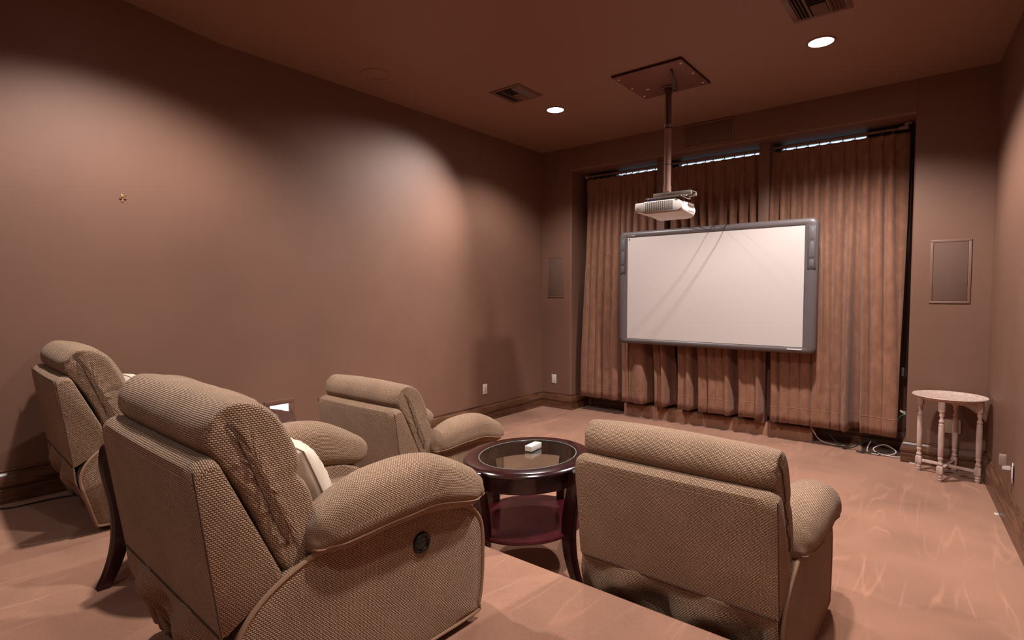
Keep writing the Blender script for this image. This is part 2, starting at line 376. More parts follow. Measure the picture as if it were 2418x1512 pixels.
# ---------------------------------------------------------------- ceiling fittings
def vent(x0, x1, y0, y1, label, big):
    t = thing('ceiling_vent', label, 'air vent', ((x0+x1)/2, (y0+y1)/2, H), 0, 'louvred vents in the ceiling')
    hx, hy = (x1-x0)/2, (y1-y0)/2; bm = NB(); f = .035
    for a in ((-hx, hx, -hy, -hy+f), (-hx, hx, hy-f, hy), (-hx, -hx+f, -hy+f, hy-f), (hx-f, hx, -hy+f, hy-f)): box(bm, a[0], a[1], a[2], a[3], -.007, -.0005, .002)
    obj('vent_frame', bm, M_vent, t)
    bm = NB(); box(bm, -hx+.03, hx-.03, -hy+.03, hy-.03, -.002, -.0005); obj('duct_opening', bm, M_dark, t)
    ix, iy = hx-f, hy-f; q = ix*.42
    def slat(ax, c, a, b, tilt):
        bm = NB()
        if ax == 'x': box(bm, a, b, -.008, .008, -.001, .001, 0, mx=Matrix.Translation((0, c, -.010)) @ Matrix.Rotation(tilt, 4, 'X'))
        else: box(bm, -.008, .008, a, b, -.001, .001, 0, mx=Matrix.Translation((c, 0, -.010)) @ Matrix.Rotation(tilt, 4, 'Y'))
        obj('slat', bm, M_vent, t, smooth=False)
    n = 4
    for k in range(n):   # side banks run front to back
        c = ix-.01-(ix-q)*k/n*1.0
        slat('y', -c, -iy, iy, .75); slat('y', c, -iy, iy, -.75)
    for k in range(10):
        c = -iy+iy*2*(k+.5)/10; slat('x', c, -q+.012, q-.012, -.75 if k >= 5 else .75)
    for s in (-1, 1):
        bm = NB(); box(bm, s*q-.004, s*q+.004, -iy, iy, -.016, -.002); obj('divider', bm, M_vent, t, smooth=False)
    return t
vent(.885, 1.225, -2.06, -1.70, 'small square louvred ceiling vent near the left wall', 0)
vent(3.33, 3.67, -2.10, -1.715, 'brown louvred ceiling vent cut by the top of the picture', 1)
t = thing('ceiling_speaker', 'round painted speaker cover flush in the ceiling near the left wall', 'speaker', (.43, -2.965, H))
bm = NB(); lathe(bm, [(.105, -.0005), (.118, -.0005), (.119, -.004), (.112, -.006), (.105, -.005)], 40); obj('speaker_ring', bm, M_ceil, t)
bm = NB(); lathe(bm, [(0, -.004), (.08, -.004), (.106, -.003)], 40); obj('speaker_grille', bm, M_ceil, t)
# ---------------------------------------------------------------- in-wall speakers, outlets
def wall_speaker(name, x0, x1, z0, z1, label, dx=.018):
    t = thing(name, label, 'speaker', ((x0+x1)/2, 0, (z0+z1)/2), 0); hx, hz = (x1-x0)/2, (z1-z0)/2
    bm = NB()
    for a in ((-hx, hx, -hz, -hz+dx), (-hx, hx, hz-dx, hz), (-hx, -hx+dx, -hz+dx, hz-dx), (hx-dx, hx, -hz+dx, hz-dx)): box(bm, a[0], a[1], -.008, -.0005, a[2], a[3], .002)
    obj('speaker_frame', bm, M_spkframe, t)
    bm = NB(); box(bm, -hx+dx+.002, hx-dx-.002, -.006, -.001, -hz+dx+.002, hz-dx-.002, .001); obj('speaker_grille', bm, M_grille, t)
    for s in (-1, 1):
        for q in (-1, 1): bm = NB(); lathe(bm, [(0, -.0015), (.003, -.001), (.003, 0)], 10, mx=Matrix.Translation((s*(hx-dx/2), -.008, q*(hz-dx/2))) @ Matrix.Rotation(-PI/2, 4, 'X')); obj('screw', bm, M_chrome, t)
    return t
wall_speaker('wall_speaker', .087, .342, 1.43, 1.95, 'brown flush wall speaker on front wall left of the curtains', .012)
wall_speaker('wall_speaker', 4.052, 4.322, 1.39, 1.922, 'brown flush wall speaker on front wall right of the curtains, above the tray table', .02)
wall_speaker('wall_speaker', 1.887, 2.412, 3.046, 3.285, 'wide dark flush speaker above the curtain recess behind the projector pole', .014)
def outlet(name, loc, rz, label, kind, wd=.072, ht=.116):
    t = thing(name, label, 'wall outlet', loc, rz); bm = NB(); box(bm, -wd/2, wd/2, -.006, 0, -ht/2, ht/2, .002); obj('plate', bm, M_cream if kind == 'cream' else M_white, t)
    if kind == 'duplex':
        bm = NB(); box(bm, -.017, .017, -.009, -.005, -.034, .034, .002); obj('receptacle', bm, M_cream, t)
        for s in (-1, 1):
            for q in (-1, 1): bm = NB(); box(bm, q*.006-.0012, q*.006+.0012, -.0095, -.0085, s*.017-.005, s*.017+.005); obj('slot', bm, M_charcoal, t, smooth=False)
    for s in (-1, 1): bm = NB(); lathe(bm, [(0, -.001), (.0028, 0)], 10, mx=Matrix.Translation((0, -.0065, s*ht*.42)) @ Matrix.Rotation(-PI/2, 4, 'X')); obj('screw', bm, M_metal, t)
    return t
outlet('wall_outlet', (0, -1.14, .371), PI/2, 'white duplex outlet low on the bare left wall', 'duplex')
outlet('blank_plate', (.191, 0, .372), 0, 'white blank wall plate on front wall left of the curtains', 'blank')
outlet('blank_plate', (4.238, 0, .356), 0, 'cream blank wall plate on front wall behind the tray table', 'cream', .11)
t = outlet('cable_plate', (RX2, .085, .405), PI/2*3+PI, 'white cable plate on the recess side beside the curtain with wires plugged in', 'blank')
t = thing('wire_bunch', 'thin white wires running from the recess plate behind the curtain', 'wire')
for k in range(4): bm = NB(); tube(bm, spline([(RX2-.008, .08+k*.004, .42-k*.008), (RX2-.03, .10, .424-k*.006), (RX2-.052, .11, .428-k*.004)], 5), .002); obj('wire', bm, M_wire, t)
bm = NB(); tube(bm, spline([(RX2-.006, .085, .40), (RX2-.05, .10, .37), (RX2-.08, .13, .26), (RX2-.085, .15, .16)], 6), .003); tag(obj('green_wire', bm, M_greenwire), 'green wire hanging from the recess plate beside the curtain', 'wire')
t = outlet('wall_outlet', (rwx(-1.26)-.001, -1.26, .345), -PI/2-.072, 'white outlet low on the right wall holding a night light', 'duplex')
# night light
t = thing('night_light', 'small clear plug-in night light in the right wall outlet', 'night light', (rwx(-1.225)-.008, -1.225, .372), -PI/2-.072)
bm = NB(); box(bm, -.018, .018, -.042, 0, -.018, .006, .004); obj('plug_body', bm, M_white, t)
bm = NB(); prism(bm, [(-.02, .008), (.02, .008), (.027, .045), (.024, .075), (-.024, .075), (-.027, .045)], 'y', -.058, -.022, .005); obj('lens', bm, M_nightlens, t)
# low grille on left wall, with lit opening
t = thing('wall_grille', 'small framed grille on left wall showing white light between slats, behind the far end table', 'grille', (0, -3.635, .53), PI/2)
hx, hz, f = .122, .095, .042
bm = NB()
for a in ((-hx, hx, -hz, -hz+f), (-hx, hx, hz-f, hz), (-hx, -hx+f, -hz+f, hz-f), (hx-f, hx, -hz+f, hz-f)): box(bm, a[0], a[1], -.014, -.0005, a[2], a[3], .003)
obj('grille_frame', bm, M_vent, t)
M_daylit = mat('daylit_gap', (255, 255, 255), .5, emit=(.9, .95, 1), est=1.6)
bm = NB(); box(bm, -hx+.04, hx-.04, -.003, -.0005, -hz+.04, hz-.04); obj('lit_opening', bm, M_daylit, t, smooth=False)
for k in range(4):
    bm = NB(); z = -hz+f+.012+k*.026; box(bm, -hx+f, hx-f, -.010, -.006, -.0015, .0015, mx=Matrix.Translation((0, 0, z)) @ Matrix.Rotation(.2, 4, 'X')); obj('slat', bm, M_white, t, smooth=False)
# coat hook
t = thing('wall_hook', 'tiny brass double hook high on the left wall', 'hook', (0, -4.662, 2.10), PI/2)
M_brass = mat('brass', (226, 190, 130), .3, metal=.8)
bm = NB(); box(bm, -.006, .006, -.004, 0, -.03, .022, .002); lathe(bm, [(0, -.004), (.004, 0)], 8, mx=Matrix.Translation((0, -.004, -.02)) @ Matrix.Rotation(-PI/2, 4, 'X')); obj('back_plate', bm, M_brass, t)
for s in (-1, 1):
    bm = NB(); tube(bm, spline([(0, -.003, .006), (s*.008, -.014, .004), (s*.015, -.022, .014)], 4), .0025); lathe(bm, [(0, -.005), (.005, 0), (0, .005)], 10, c=(s*.015, -.022, .016)); obj('prong', bm, M_brass, t)
# ---------------------------------------------------------------- curtains
def curtain(label, xa, xb, crests, top, name='curtain', sag=None):
    """crests: (x_top, x_bottom, half_width_bottom); xa, xb: (top, bottom) edges; top: (z, y)"""
    ztop, y0 = 2.914, .222
    nz = 46; pts_per = 10; n = len(crests)
    prm = []
    edges_t = [xa[0]]+[(crests[i][0]+crests[i+1][0])/2 for i in range(n-1)]+[xb[0]]
    edges_b = [xa[1]]+[(crests[i][1]+crests[i][2]+crests[i+1][1]-crests[i+1][2])/2 for i in range(n-1)]+[xb[1]]
    grid = []
    for j in range(nz+1):
        tv = (j/nz); row = []
        tt = tv**1.35
        z_rel = tt
        for i in range(n):
            xt, xbm, hw = crests[i]
            gapL = max(0, (xbm-hw)-edges_b[i]); gapR = max(0, edges_b[i+1]-(xbm+hw))
            for k in range(pts_per+(1 if i == n-1 else 0)):
                s = k/pts_per                    # 0..1 across the fold
                a = abs(s*2-1)
                # x position
                # header: pinch pleat narrow at tv~.06
                e0t, e1t = edges_t[i], edges_t[i+1]
                xx_t = e0t+(e1t-e0t)*s
                pinch = math.exp(-((tt-.035)/.022)**2) if tt < .3 else 0
                ht = .024*(1-.72*pinch)*sst(0, .02, .0+.02)
                grow = sst(.03, .25, tt)
                wt = .019-.011*pinch+.009*grow
                # folded profile top: crest of half width wt then flat
                m = 2*(s-.5); sg = 1 if m >= 0 else -1; am = abs(m)
                def prof(e0, c, e1, w, am=am, sg=sg):
                    ed = e1 if sg > 0 else e0; d = abs(ed-c)
                    w = min(w, d*.96)
                    if am < .6: x = c+sg*w*math.sin(am/.6*PI/2)**.9
                    else: x = c+sg*(w+(d-w)*((am-.6)/.4))
                    return x
                xT = prof(e0t, xt, e1t, wt); xB = prof(edges_b[i], xbm, edges_b[i+1], hw)
                lb = sst(.12, .95, tt)
                x = xT*(1-lb)+xB*lb
                # depth
                cr = math.cos(min(am/.78, 1)*PI/2)
                gd = (gapL if sg < 0 else gapR)
                ampT = .026+.048*grow-.008*pinch; ampB = .062+min(.06, gd*1.2)
                if hw > .08: cr = cr*(1-lb)+lb*(1-sst(.5, .72, am))
                cm = .86*(1-min(1, gd/.022)); crB = cm+(1-cm)*cr; vy = .13*min(1, max(0, gd-.015)/.03)*(1-cr)*lb**2
                y = y0+vy-(cr*ampT*(1-lb)+crB*ampB*lb)+ .012*noise.noise(Vector((x*5+i, 3, z_rel*2.2)))
                y -= .10*lb
                if tt < .10: y += .012*math.cos(am*PI*3)*sst(.0, .02, tt)*(1-sst(.02, .09, tt))*.8
                bz = .185+.012*noise.noise(Vector((x*4, 9, 1)))
                z = ztop-(ztop-bz)*tt
                row.append((x+.006*noise.noise(Vector((x*9, z*1.1, 4)))*lb, y, z))
        grid.append(row)
    # front and back faces give it thickness
    bm = NB(); fr = [[bm.verts.new(p) for p in r] for r in grid]; m = len(grid[0])
    for a, b in zip(fr, fr[1:]):
        for k in range(m-1): bm.faces.new((a[k], a[k+1], b[k+1], b[k]))
    o = obj(name, bm, M_suede, None, angle=0); tag(o, label, 'curtain', 'brown suede pinch-pleat curtains')
    s = o.modifiers.new('cloth', 'SOLIDIFY'); s.thickness = .004; s.offset = 0
    # hem stitching line
    j = int(nz*.965); hp = [Vector(p)+Vector((0, -.003, 0)) for p in grid[j]]
    bm = NB(); tube(bm, hp, .0016, 5); obj('hem_stitch', bm, mat('hem_thread', (196, 142, 116), .8) if 'hem_thread' not in bpy.data.materials else bpy.data.materials['hem_thread'], o)
    return o
curtain('brown suede curtain on the left, between the recess side and the first window post', (.545, .552), (1.50, 1.75),
        [(.604, .61, .055), (.699, .70, .05), (.794, .79, .05), (.887, .92, .05), (1.004, 1.02, .055), (1.074, 1.155, .02), (1.157, 1.195, .02), (1.24, 1.33, .105), (1.345, 1.592, .038), (1.448, 1.662, .036)], 0)
curtain('brown suede curtain in the middle, behind the projector pole and whiteboard', (1.63, 1.775), (2.63, 2.76),
        [(1.727, 1.866, .042), (1.83, 1.947, .041), (1.931, 2.10, .05), (2.034, 2.205, .037), (2.121, 2.282, .041), (2.243, 2.365, .041), (2.348, 2.52, .04), (2.447, 2.60, .04), (2.552, 2.678, .038)], 0)
curtain('brown suede curtain on the right, hanging between second window post and tray table', (2.725, 2.77), (3.876, 3.855),
        [(2.739, 2.826, .034), (2.849, 2.925, .045), (2.947, 3.015, .045), (3.05, 3.108, .046), (3.149, 3.205, .038), (3.242, 3.284, .040), (3.349, 3.371, .037), (3.447, 3.447, .026), (3.552, 3.60, .034), (3.659, 3.69, .052), (3.744, 3.795, .055)], 0)
# track
t = thing('curtain_track', 'long brown curtain track with gliders under the recess head', 'curtain rail', (2.2, .25, 2.955))
bm = NB(); box(bm, -1.66, 1.665, -.012, .012, -.006, .016, .002); obj('rail', bm, M_rod, t)
bm = NB(); prism(bm, [(-.02, -.01), (.05, -.01), (.05, .03), (.075, .03), (.075, .048), (.02, .048), (.02, .016), (-.02, .016)], 'y', -.045, .012, .003); o = obj('end_bracket', bm, M_rod, t); o.location = (1.61, 0, 0)
bm = NB(); box(bm, -.02, .03, -.03, .012, -.02, .024, .003); o = obj('end_bracket', bm, M_rod, t); o.location = (-1.67, 0, 0)
gx = [.604, .699, .794, .887, 1.004, 1.074, 1.157, 1.24, 1.345, 1.448, 1.727, 1.83, 1.931, 2.034, 2.121, 2.243, 2.348, 2.447, 2.552, 2.739, 2.849, 2.947, 3.05, 3.149, 3.242, 3.349, 3.447, 3.552, 3.659, 3.744]
g0 = None
for x in gx:
    if g0 is None:
        bm = NB(); box(bm, -.004, .004, -.006, .004, -.026, -.004, .001); lathe(bm, [(0, -.004), (.006, 0), (0, .004)], 8, c=(0, -.006, -.012)); g0 = obj('glider', bm, M_rod, t); g = g0
    else:
        g = g0.copy(); SC.collection.objects.link(g); g.parent = t
    g.location = (x-2.2, 0, 0)
t = thing('curtain_pull_cord', 'black pull cords hanging at right end of the curtain track', 'cord', (0, 0, 0))
bm = NB(); tube(bm, spline([(3.885, .235, 2.96), (3.892, .24, 2.3), (3.884, .24, 1.6), (3.888, .23, .80)], 8), .003)
obj('cord', bm, M_wireblk, t); bm = NB(); tube(bm, spline([(3.872, .24, 2.96), (3.868, .24, 2.2), (3.874, .24, 1.4), (3.868, .23, .82)], 8), .003)
obj('cord', bm, M_wireblk, t)
bm = NB(); box(bm, 3.864, 3.884, .222, .244, .72, .80, .004); obj('cord_weight', bm, M_metal, t)
# ---------------------------------------------------------------- whiteboard
t = thing('whiteboard', 'large grey-framed interactive whiteboard hanging before the curtains', 'whiteboard', (2.206, -.11, 1.543))
hx, hz = 1.02, .638; sx0, sx1, sz0, sz1 = -.914, .908, -.578, .568
def rrect(x0, x1, z0, z1, r, n=6):
    out = []
    for cx, cz, a in ((x1-r, z1-r, 0), (x0+r, z1-r, 90), (x0+r, z0+r, 180), (x1-r, z0+r, 270)):
        for k in range(n+1): out.append((cx+r*math.cos(R(a+90*k/n)), cz+r*math.sin(R(a+90*k/n))))
    return out
def ring_y(bm, loops):
    t_ = bmesh.new(); rr = [[t_.verts.new((p[0], y, p[1])) for p in pts] for pts, y in loops]; n = len(rr[0])
    for a, b in zip(rr, rr[1:]):
        for k in range(n): t_.faces.new((a[k], a[(k+1) % n], b[(k+1) % n], b[k]))
    merge(bm, t_)
bm = NB(); o = .0
L = [(rrect(-hx+.012, hx-.012, -hz+.012, hz-.012, .05), .05), (rrect(-hx, hx, -hz, hz, .058), .035), (rrect(-hx, hx, -hz, hz, .058), .0), (rrect(-hx+.006, hx-.006, -hz+.006, hz-.006, .054), -.012), (rrect(-hx+.022, hx-.022, -hz+.018, hz-.018, .045), -.021), (rrect(-hx+.05, hx-.05, -hz+.036, hz-.036, .03), -.026),
     (rrect(sx0-.012, sx1+.012, sz0-.012, sz1+.012, .012), -.022), (rrect(sx0-.002, sx1+.002, sz0-.002, sz1+.002, .008), -.012), (rrect(sx0+.02, sx1-.02, sz0+.02, sz1-.02, .008), -.011)]
ring_y(bm, L); obj('frame', bm, M_grey, t)
bm = NB(); box(bm, -hx+.02, hx-.02, .0, .05, -hz+.02, hz-.02, .004); obj('back_panel', bm, M_greydk, t)
bm = NB(); prism(bm, rrect(sx0, sx1, sz0, sz1, .006), 'y', -.016, -.008, 0); obj('writing_surface', bm, M_screen, t, smooth=False)
for s, x0 in ((-1, -1.006), (1, .934)):
    bm = NB(); prism(bm, rrect(x0, x0+.072, .16, .56, .01), 'y', -.0295, -.02, .002); p = obj('button_panel', bm, M_greydk, t)
    for k, (z0, z1) in enumerate(((.43, .545), (.27, .415), (.18, .25))):
        bm = NB(); prism(bm, rrect(x0+.016, x0+.056, z0, z1, .012), 'y', -.0315, -.0285, .001); obj('button', bm, M_grey, p)
bm = NB(); box(bm, .775, .905, -.0275, -.022, -.606, -.594, .001); obj('white_badge', bm, M_white, t)
bm = NB(); box(bm, -.905, -.82, -.0275, -.022, .582, .592, .001); obj('grey_badge', bm, M_metal, t)
bm = NB(); lathe(bm, [(0, -.002), (.007, -.001), (.009, 0)], 16, mx=Matrix.Translation((-.893, -.016, .547)) @ Matrix.Rotation(-PI/2, 4, 'X')); obj('round_mark', bm, M_black, t)
for xs in (-.633, .472):
    bm = NB(); box(bm, xs-.02, xs+.02, .048, .236, .2, .5, .004); obj('wall_bracket', bm, M_greydk, t)
for xs in (-.25, .05):
    bm = NB(); tube(bm, spline([(xs, .02, -hz+.004), (xs+.004, .0, -hz-.03), (xs+.02, .01, -hz-.05 if xs < 0 else -hz-.11)], 5), .003); obj('loose_lead', bm, M_wireblk, t)
# ---------------------------------------------------------------- projector, pole, ceiling board
t = thing('projector_mount', 'brown ceiling board and long pole carrying the projector', 'projector mount', (2.23, -1.37, H))
bm = NB(); box(bm, -.30, .30, -.32, .32, -.02, -.0005, .001); b_ = obj('ceiling_board', bm, [M_plate], t)
bm = NB(); box(bm, -.302, .302, -.322, -.3195, -.0205, -.0005); box(bm, .2995, .302, -.32, .32, -.0205, -.0005); obj('board_edge', bm, M_edge, b_, smooth=False)
for sx_, sy_ in ((-.27, -.25), (-.272, 0), (-.27, .24), (.27, -.25), (.272, 0), (.265, .25)):
    bm = NB(); lathe(bm, [(0, -.0045), (.009, -.003), (.0105, 0)], 12, c=(sx_, sy_, -.02)); obj('screw', bm, M_white, b_)
bm = NB(); lathe(bm, [(0, 0), (.016, 0), (.016, -.002), (0, -.002)], 20, c=(-.17, .1, -.0195)); obj('drill_hole', bm, mat('raw_wood_chip', (226, 190, 160), .8), b_)
bm = NB(); lathe(bm, [(0, 0), (.024, 0), (.024, -.002), (0, -.002)], 20, c=(.165, -.19, -.0195)); obj('cable_hole', bm, mat('raw_wood', (150, 100, 76), .8), b_)
px, py = -.01, .17
bm = NB(); lathe(bm, [(0, -.02), (.062, -.02), (.064, -.026), (.05, -.032), (.0, -.032)], 32, c=(px, py, 0)); p_ = obj('flange', bm, M_poledk, t)
for a in range(4):
    bm = NB(); lathe(bm, [(0, -.004), (.006, -.002), (.006, 0)], 10, c=(px+.05*math.cos(a*PI/2+.8), py+.05*math.sin(a*PI/2+.8), -.031)); obj('screw', bm, M_chrome, p_)
bm = NB(); lathe(bm, [(.0, -.03), (.033, -.03), (.033, -.06), (.027, -.075), (.027, -.36), (.0, -.36)], 28, c=(px, py, 0)); obj('upper_pole', bm, M_poledk, t)
bm = NB(); lathe(bm, [(0, -.345), (.033, -.345), (.034, -.36), (.034, -.395), (.031, -.40), (.031, -.88), (.034, -.88), (.034, -.945), (0, -.945)], 28, c=(px, py, 0)); obj('lower_pole', bm, M_polebrown, t)
for zz in (-.372, -.69):
    bm = NB(); lathe(bm, [(.0335, zz), (.036, zz+.001), (.036, zz-.006), (.0335, zz-.007)], 28, c=(px, py, 0), close=True) if zz > -.5 else lathe(bm, [(.031, zz), (.0325, zz+.001), (.0325, zz-.004), (.031, zz-.005)], 28, c=(px, py, 0), close=True); obj('ring', bm, M_black, t)
bm = NB(); tube(bm, spline([(.16, -.19, -.018), (.162, -.18, -.045), (.13, -.06, -.075), (.08, .06, -.09), (.035, .135, -.10)], 7), .006); obj('cable', bm, mat('grey_cable', (92, 88, 78), .5), t)
bm = NB(); tube(bm, spline([(.17, -.19, -.018), (.176, -.17, -.06), (.15, -.03, -.10), (.10, .08, -.10), (.03, .14, -.05)], 7), .004); obj('cable', bm, M_wireblk, t)
# bracket
bm = NB(); z0 = -.945
box(bm, -.11, .23, .10, .125, z0-.035, z0, .002); box(bm, -.11, .23, .215, .24, z0-.035, z0, .002); box(bm, -.11, .23, .10, .24, z0-.006, z0-.002)
box(bm, -.16, .2, .08, .10, z0-.050, z0-.038, .002); box(bm, .14, .16, .06, .28, z0-.050, z0-.038, .002); box(bm, -.16, -.14, .06, .28, z0-.050, z0-.038, .002)
lathe(bm, [(0, 0), (.04, 0), (.04, -.006), (0, -.006)], 20, c=(px, py, z0+.002)); obj('mount_bracket', bm, M_metal, t)
for s in (-1, 1):
    bm = NB(); lathe(bm, [(0, .02), (.004, .02), (.004, 0), (0, 0)], 8, c=(px+s*.025, py-.03, z0)); obj('bolt', bm, M_chrome, t)
# projector body
t = thing('projector', 'white ceiling projector hanging from the brown pole before the curtains', 'projector', (2.18, -1.155, 2.118))
def ring_z(bm, prof):  # prof: list of (z, x0, x1, y0, y1, r)
    rings = []
    for z, x0, x1, y0, y1, r in prof: rings.append([(p[0], p[1], z) for p in rrect(x0, x1, y0, y1, r, 5)])
    loft(bm, rings)
bm = NB()
# section profile in xz, lofted along y with rounded ends
sec = [(-.222, .090), (-.224, .145), (-.218, .163), (-.205, .166), (-.135, .166), (-.130, .172), (.165, .172), (.205, .150), (.226, .105), (.228, .085), (.216, .03), (.19, .006), (.16, 0), (-.09, 0), (-.115, .008), (-.135, .030), (-.155, .052), (-.19, .066), (-.21, .072)]
cxx, czz = 0, .09; rings = []
for y, s in ((-.150, .955), (-.146, .98), (-.138, .995), (-.12, 1), (.12, 1), (.138, .99), (.146, .97), (.15, .93)):
    kk = .34+.34*sst(-.15, -.02, y); rings.append([(cxx+(x-cxx)*s, y, czz+(z-czz)*s*(kk if z < czz else 1)) for x, z in sec])
loft(bm, rings); obj('housing', bm, M_white, t, angle=50)
bm = NB(); box(bm, -.132, -.1305, -.1505, .15, .07, .168); box(bm, -.13, .2, -.1505, .1505, .069, .071); obj('panel_joint', bm, mat('joint_grey', (150, 130, 122), .6), t, smooth=False)
M_slot = mat('vent_slot', (120, 98, 90), .6)
bmv = NB()
for i in range(15):
    x = -.118+i*.0172
    for k in range(9): box(bmv, x, x+.0115, -.1515, -.149, .084+k*.0088, .084+k*.0088+.0062)
obj('vent_slots', bmv, M_slot, t, smooth=False)['kind'] = 'stuff'
bm = NB()
for k in range(10): box(bm, .2205, .2255, -.02, .11, .075+k*.0075, .0795+k*.0075, mx=Matrix.Translation((0, 0, 0)))
obj('side_slots', bm, M_slot, t, smooth=False)['kind'] = 'stuff'
bm = NB(); box(bm, -.11, .15, -.12, .12, .171, .182, .003); obj('top_plate', bm, M_greydk, t)
bm = NB(); box(bm, -.09, -.06, -.152, -.12, .174, .187, .003); tube(bm, spline([(-.08, -.13, .183), (-.11, -.12, .195), (-.08, -.09, .205), (-.03, -.06, .21)], 5), .003); obj('connector', bm, M_blue, t)
bm = NB(); lathe(bm, [(0, -.02), (.03, -.02), (.034, 0), (.026, .002), (0, -.006)], 24, mx=Matrix.Translation((-.17, .152, .12)) @ Matrix.Rotation(-PI/2, 4, 'X')); obj('lens', bm, M_black, t)
bm = NB(); box(bm, -.194, -.189, -.1515, -.149, .112, .12); box(bm, -.187, -.16, -.1512, -.149, .111, .113); obj('printed_mark', bm, M_charcoal, t, smooth=False)
# cables from projector to board
bm = NB(); tube(bm, spline([(2.25, -1.05, 2.12), (2.30, -.9, 2.08), (2.34, -.5, 2.09), (2.30, -.22, 2.19), (2.285, -.14, 2.19), (2.27, -.136, 2.14)], 8), .003); tag(obj('thin_cable', bm, M_wireblk), 'thin grey cable sagging from under the projector to the whiteboard top', 'cable')
bm = NB(); tube(bm, spline([(2.395, -1.02, 2.14), (2.42, -.9, 2.07), (2.46, -.6, 2.07), (2.45, -.3, 2.15), (2.42, -.16, 2.205), (2.43, -.137, 2.175)], 8), .0035); tag(obj('thin_cable', bm, M_wireblk), 'thin grey cable from projector right end to the whiteboard top', 'cable')
# ---------------------------------------------------------------- cords on floor under right curtain
bm = NB(); tube(bm, spline([(3.14, .15, .19), (3.17, .13, .14), (3.20, .12, .10), (3.21, .14, .07), (3.26, .16, .03), (3.36, .17, .012), (3.45, .17, .02)], 8), .005); tag(obj('white_cord', bm, M_wire), 'white cord looping out beside the carpeted ledge end', 'cord')
bm = NB(); tube(bm, spline([(3.27, .16, .17), (3.33, .14, .10), (3.41, .11, .03), (3.46, .10, .012), (3.52, .12, .03), (3.62, .15, .10), (3.68, .16, .14)], 8), .006); tag(obj('black_cord', bm, M_wireblk), 'black cord drooping under the hem of the right curtain', 'cord')
bm = NB(); tube(bm, spline([(3.66, .18, .12), (3.63, .10, .03), (3.68, .05, .012), (3.80, .07, .015), (3.85, .10, .05), (3.76, .13, .09), (3.68, .10, .05), (3.72, .06, .02), (3.84, .05, .012), (3.90, .06, .02)], 8), .005); tag(obj('white_cord', bm, M_wire), 'coiled white cord lying under the right curtain corner', 'cord')
bm = NB(); tube(bm, spline([(3.58, .06, .012), (3.66, .05, .02), (3.76, .08, .03), (3.82, .12, .06), (3.70, .15, .09), (3.62, .16, .12)], 8), .006); tag(obj('black_cord', bm, M_wireblk), 'black cord rising from the coiled white cord behind the curtain hem', 'cord'); bm = NB(); tube(bm, spline([(3.55, .05, .014), (3.60, .04, .014), (3.66, .07, .016), (3.74, .05, .014)], 6), .006)
tag(obj('black_cord', bm, M_wireblk), 'short thick black cord end lying flat beside the coiled white cord', 'cord')
bm = NB(); tube(bm, spline([(.03, -5.36, HR+.005), (.14, -5.30, HR+.005), (.16, -5.08, HR+.005), (.26, -4.9, HR+.005), (.42, -4.85, HR+.005)], 8), .005); tag(obj('black_cord', bm, M_wireblk), 'black power cord on the raised carpet behind the far left recliner', 'cord')
bm = NB(); box(bm, 3.955, 4.0, -.046, -.034, .0, .006, .001); tag(obj('paper_scrap', bm, M_white), 'small white strip on carpet at the right recess corner baseboard', 'paper strip')
bm = NB(); box(bm, -.012, .012, -.02, .02, 0, .006, .001); o = tag(obj('paper_scrap', bm, M_white), 'tiny white scrap on carpet against the right baseboard', 'paper scrap'); o.location = (rwx(-1.05)-.045, -1.05, 0)
# ---------------------------------------------------------------- tray table
t = thing('tray_table', 'small whitewashed wooden tray table with turned legs in right front corner', 'side table', (4.212, -.29, 0), 0)
bm = NB(); lathe(bm, [(0, .632), (.19, .632), (.20, .628), (.238, .652), (.243, .655), (.240, .660), (.232, .658), (.205, .641), (0, .641)], 64); obj('tray_top', bm, M_whitewood, t)
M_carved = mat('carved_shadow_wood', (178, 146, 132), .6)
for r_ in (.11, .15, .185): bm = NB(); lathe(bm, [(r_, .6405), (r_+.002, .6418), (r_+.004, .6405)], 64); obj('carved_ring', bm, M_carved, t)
legp = [(0, .0), (.014, .0), (.016, .012), (.019, .02), (.015, .026), (.019, .034), (.019, .046), (.014, .052), (.021, .06), (.021, .12), (.015, .126), (.020, .14), (.014, .155), (.012, .165), (.018, .18), (.018, .19), (.014, .195), (.0185, .205), (.020, .30), (.0205, .38), (.0185, .455), (.014, .46), (.019, .47), (.019, .48), (.013, .49), (.012, .505), (.018, .525), (.015, .54), (.019, .545), (.021, .55), (.021, .63), (0, .63)]
for ax, ay in ((-.184, .065), (-.04, -.186), (.19, -.045), (.045, .19)):
    bm = NB(); lathe(bm, legp, 20); box(bm, -.021, .021, -.021, .021, .062, .118, .003); box(bm, -.021, .021, -.021, .021, .555, .632, .003); l_ = obj('leg', bm, M_whitewood, t); l_.location = (ax, ay, 0); l_.rotation_euler = (0, 0, -.25)
def bar(p, q, z0, z1, wd, name, m, t):
    p, q = Vector(p), Vector(q); d = q-p; bm = NB(); box(bm, 0, d.length, -wd/2, wd/2, z0, z1, .002, mx=Matrix.Translation((p.x, p.y, 0)) @ Matrix.Rotation(math.atan2(d.y, d.x), 4, 'Z')); return obj(name, bm, m, t)
bar((-.17, .06), (.175, -.04), .078, .100, .022, 'stretcher', M_whitewood, t); bar((-.036, -.17), (.042, .175), .082, .104, .022, 'stretcher', M_whitewood, t)
bar((-.17, .06), (.175, -.04), .590, .612, .018, 'rail', M_whitewood, t); bar((-.036, -.17), (.042, .175), .594, .616, .018, 'rail', M_whitewood, t)
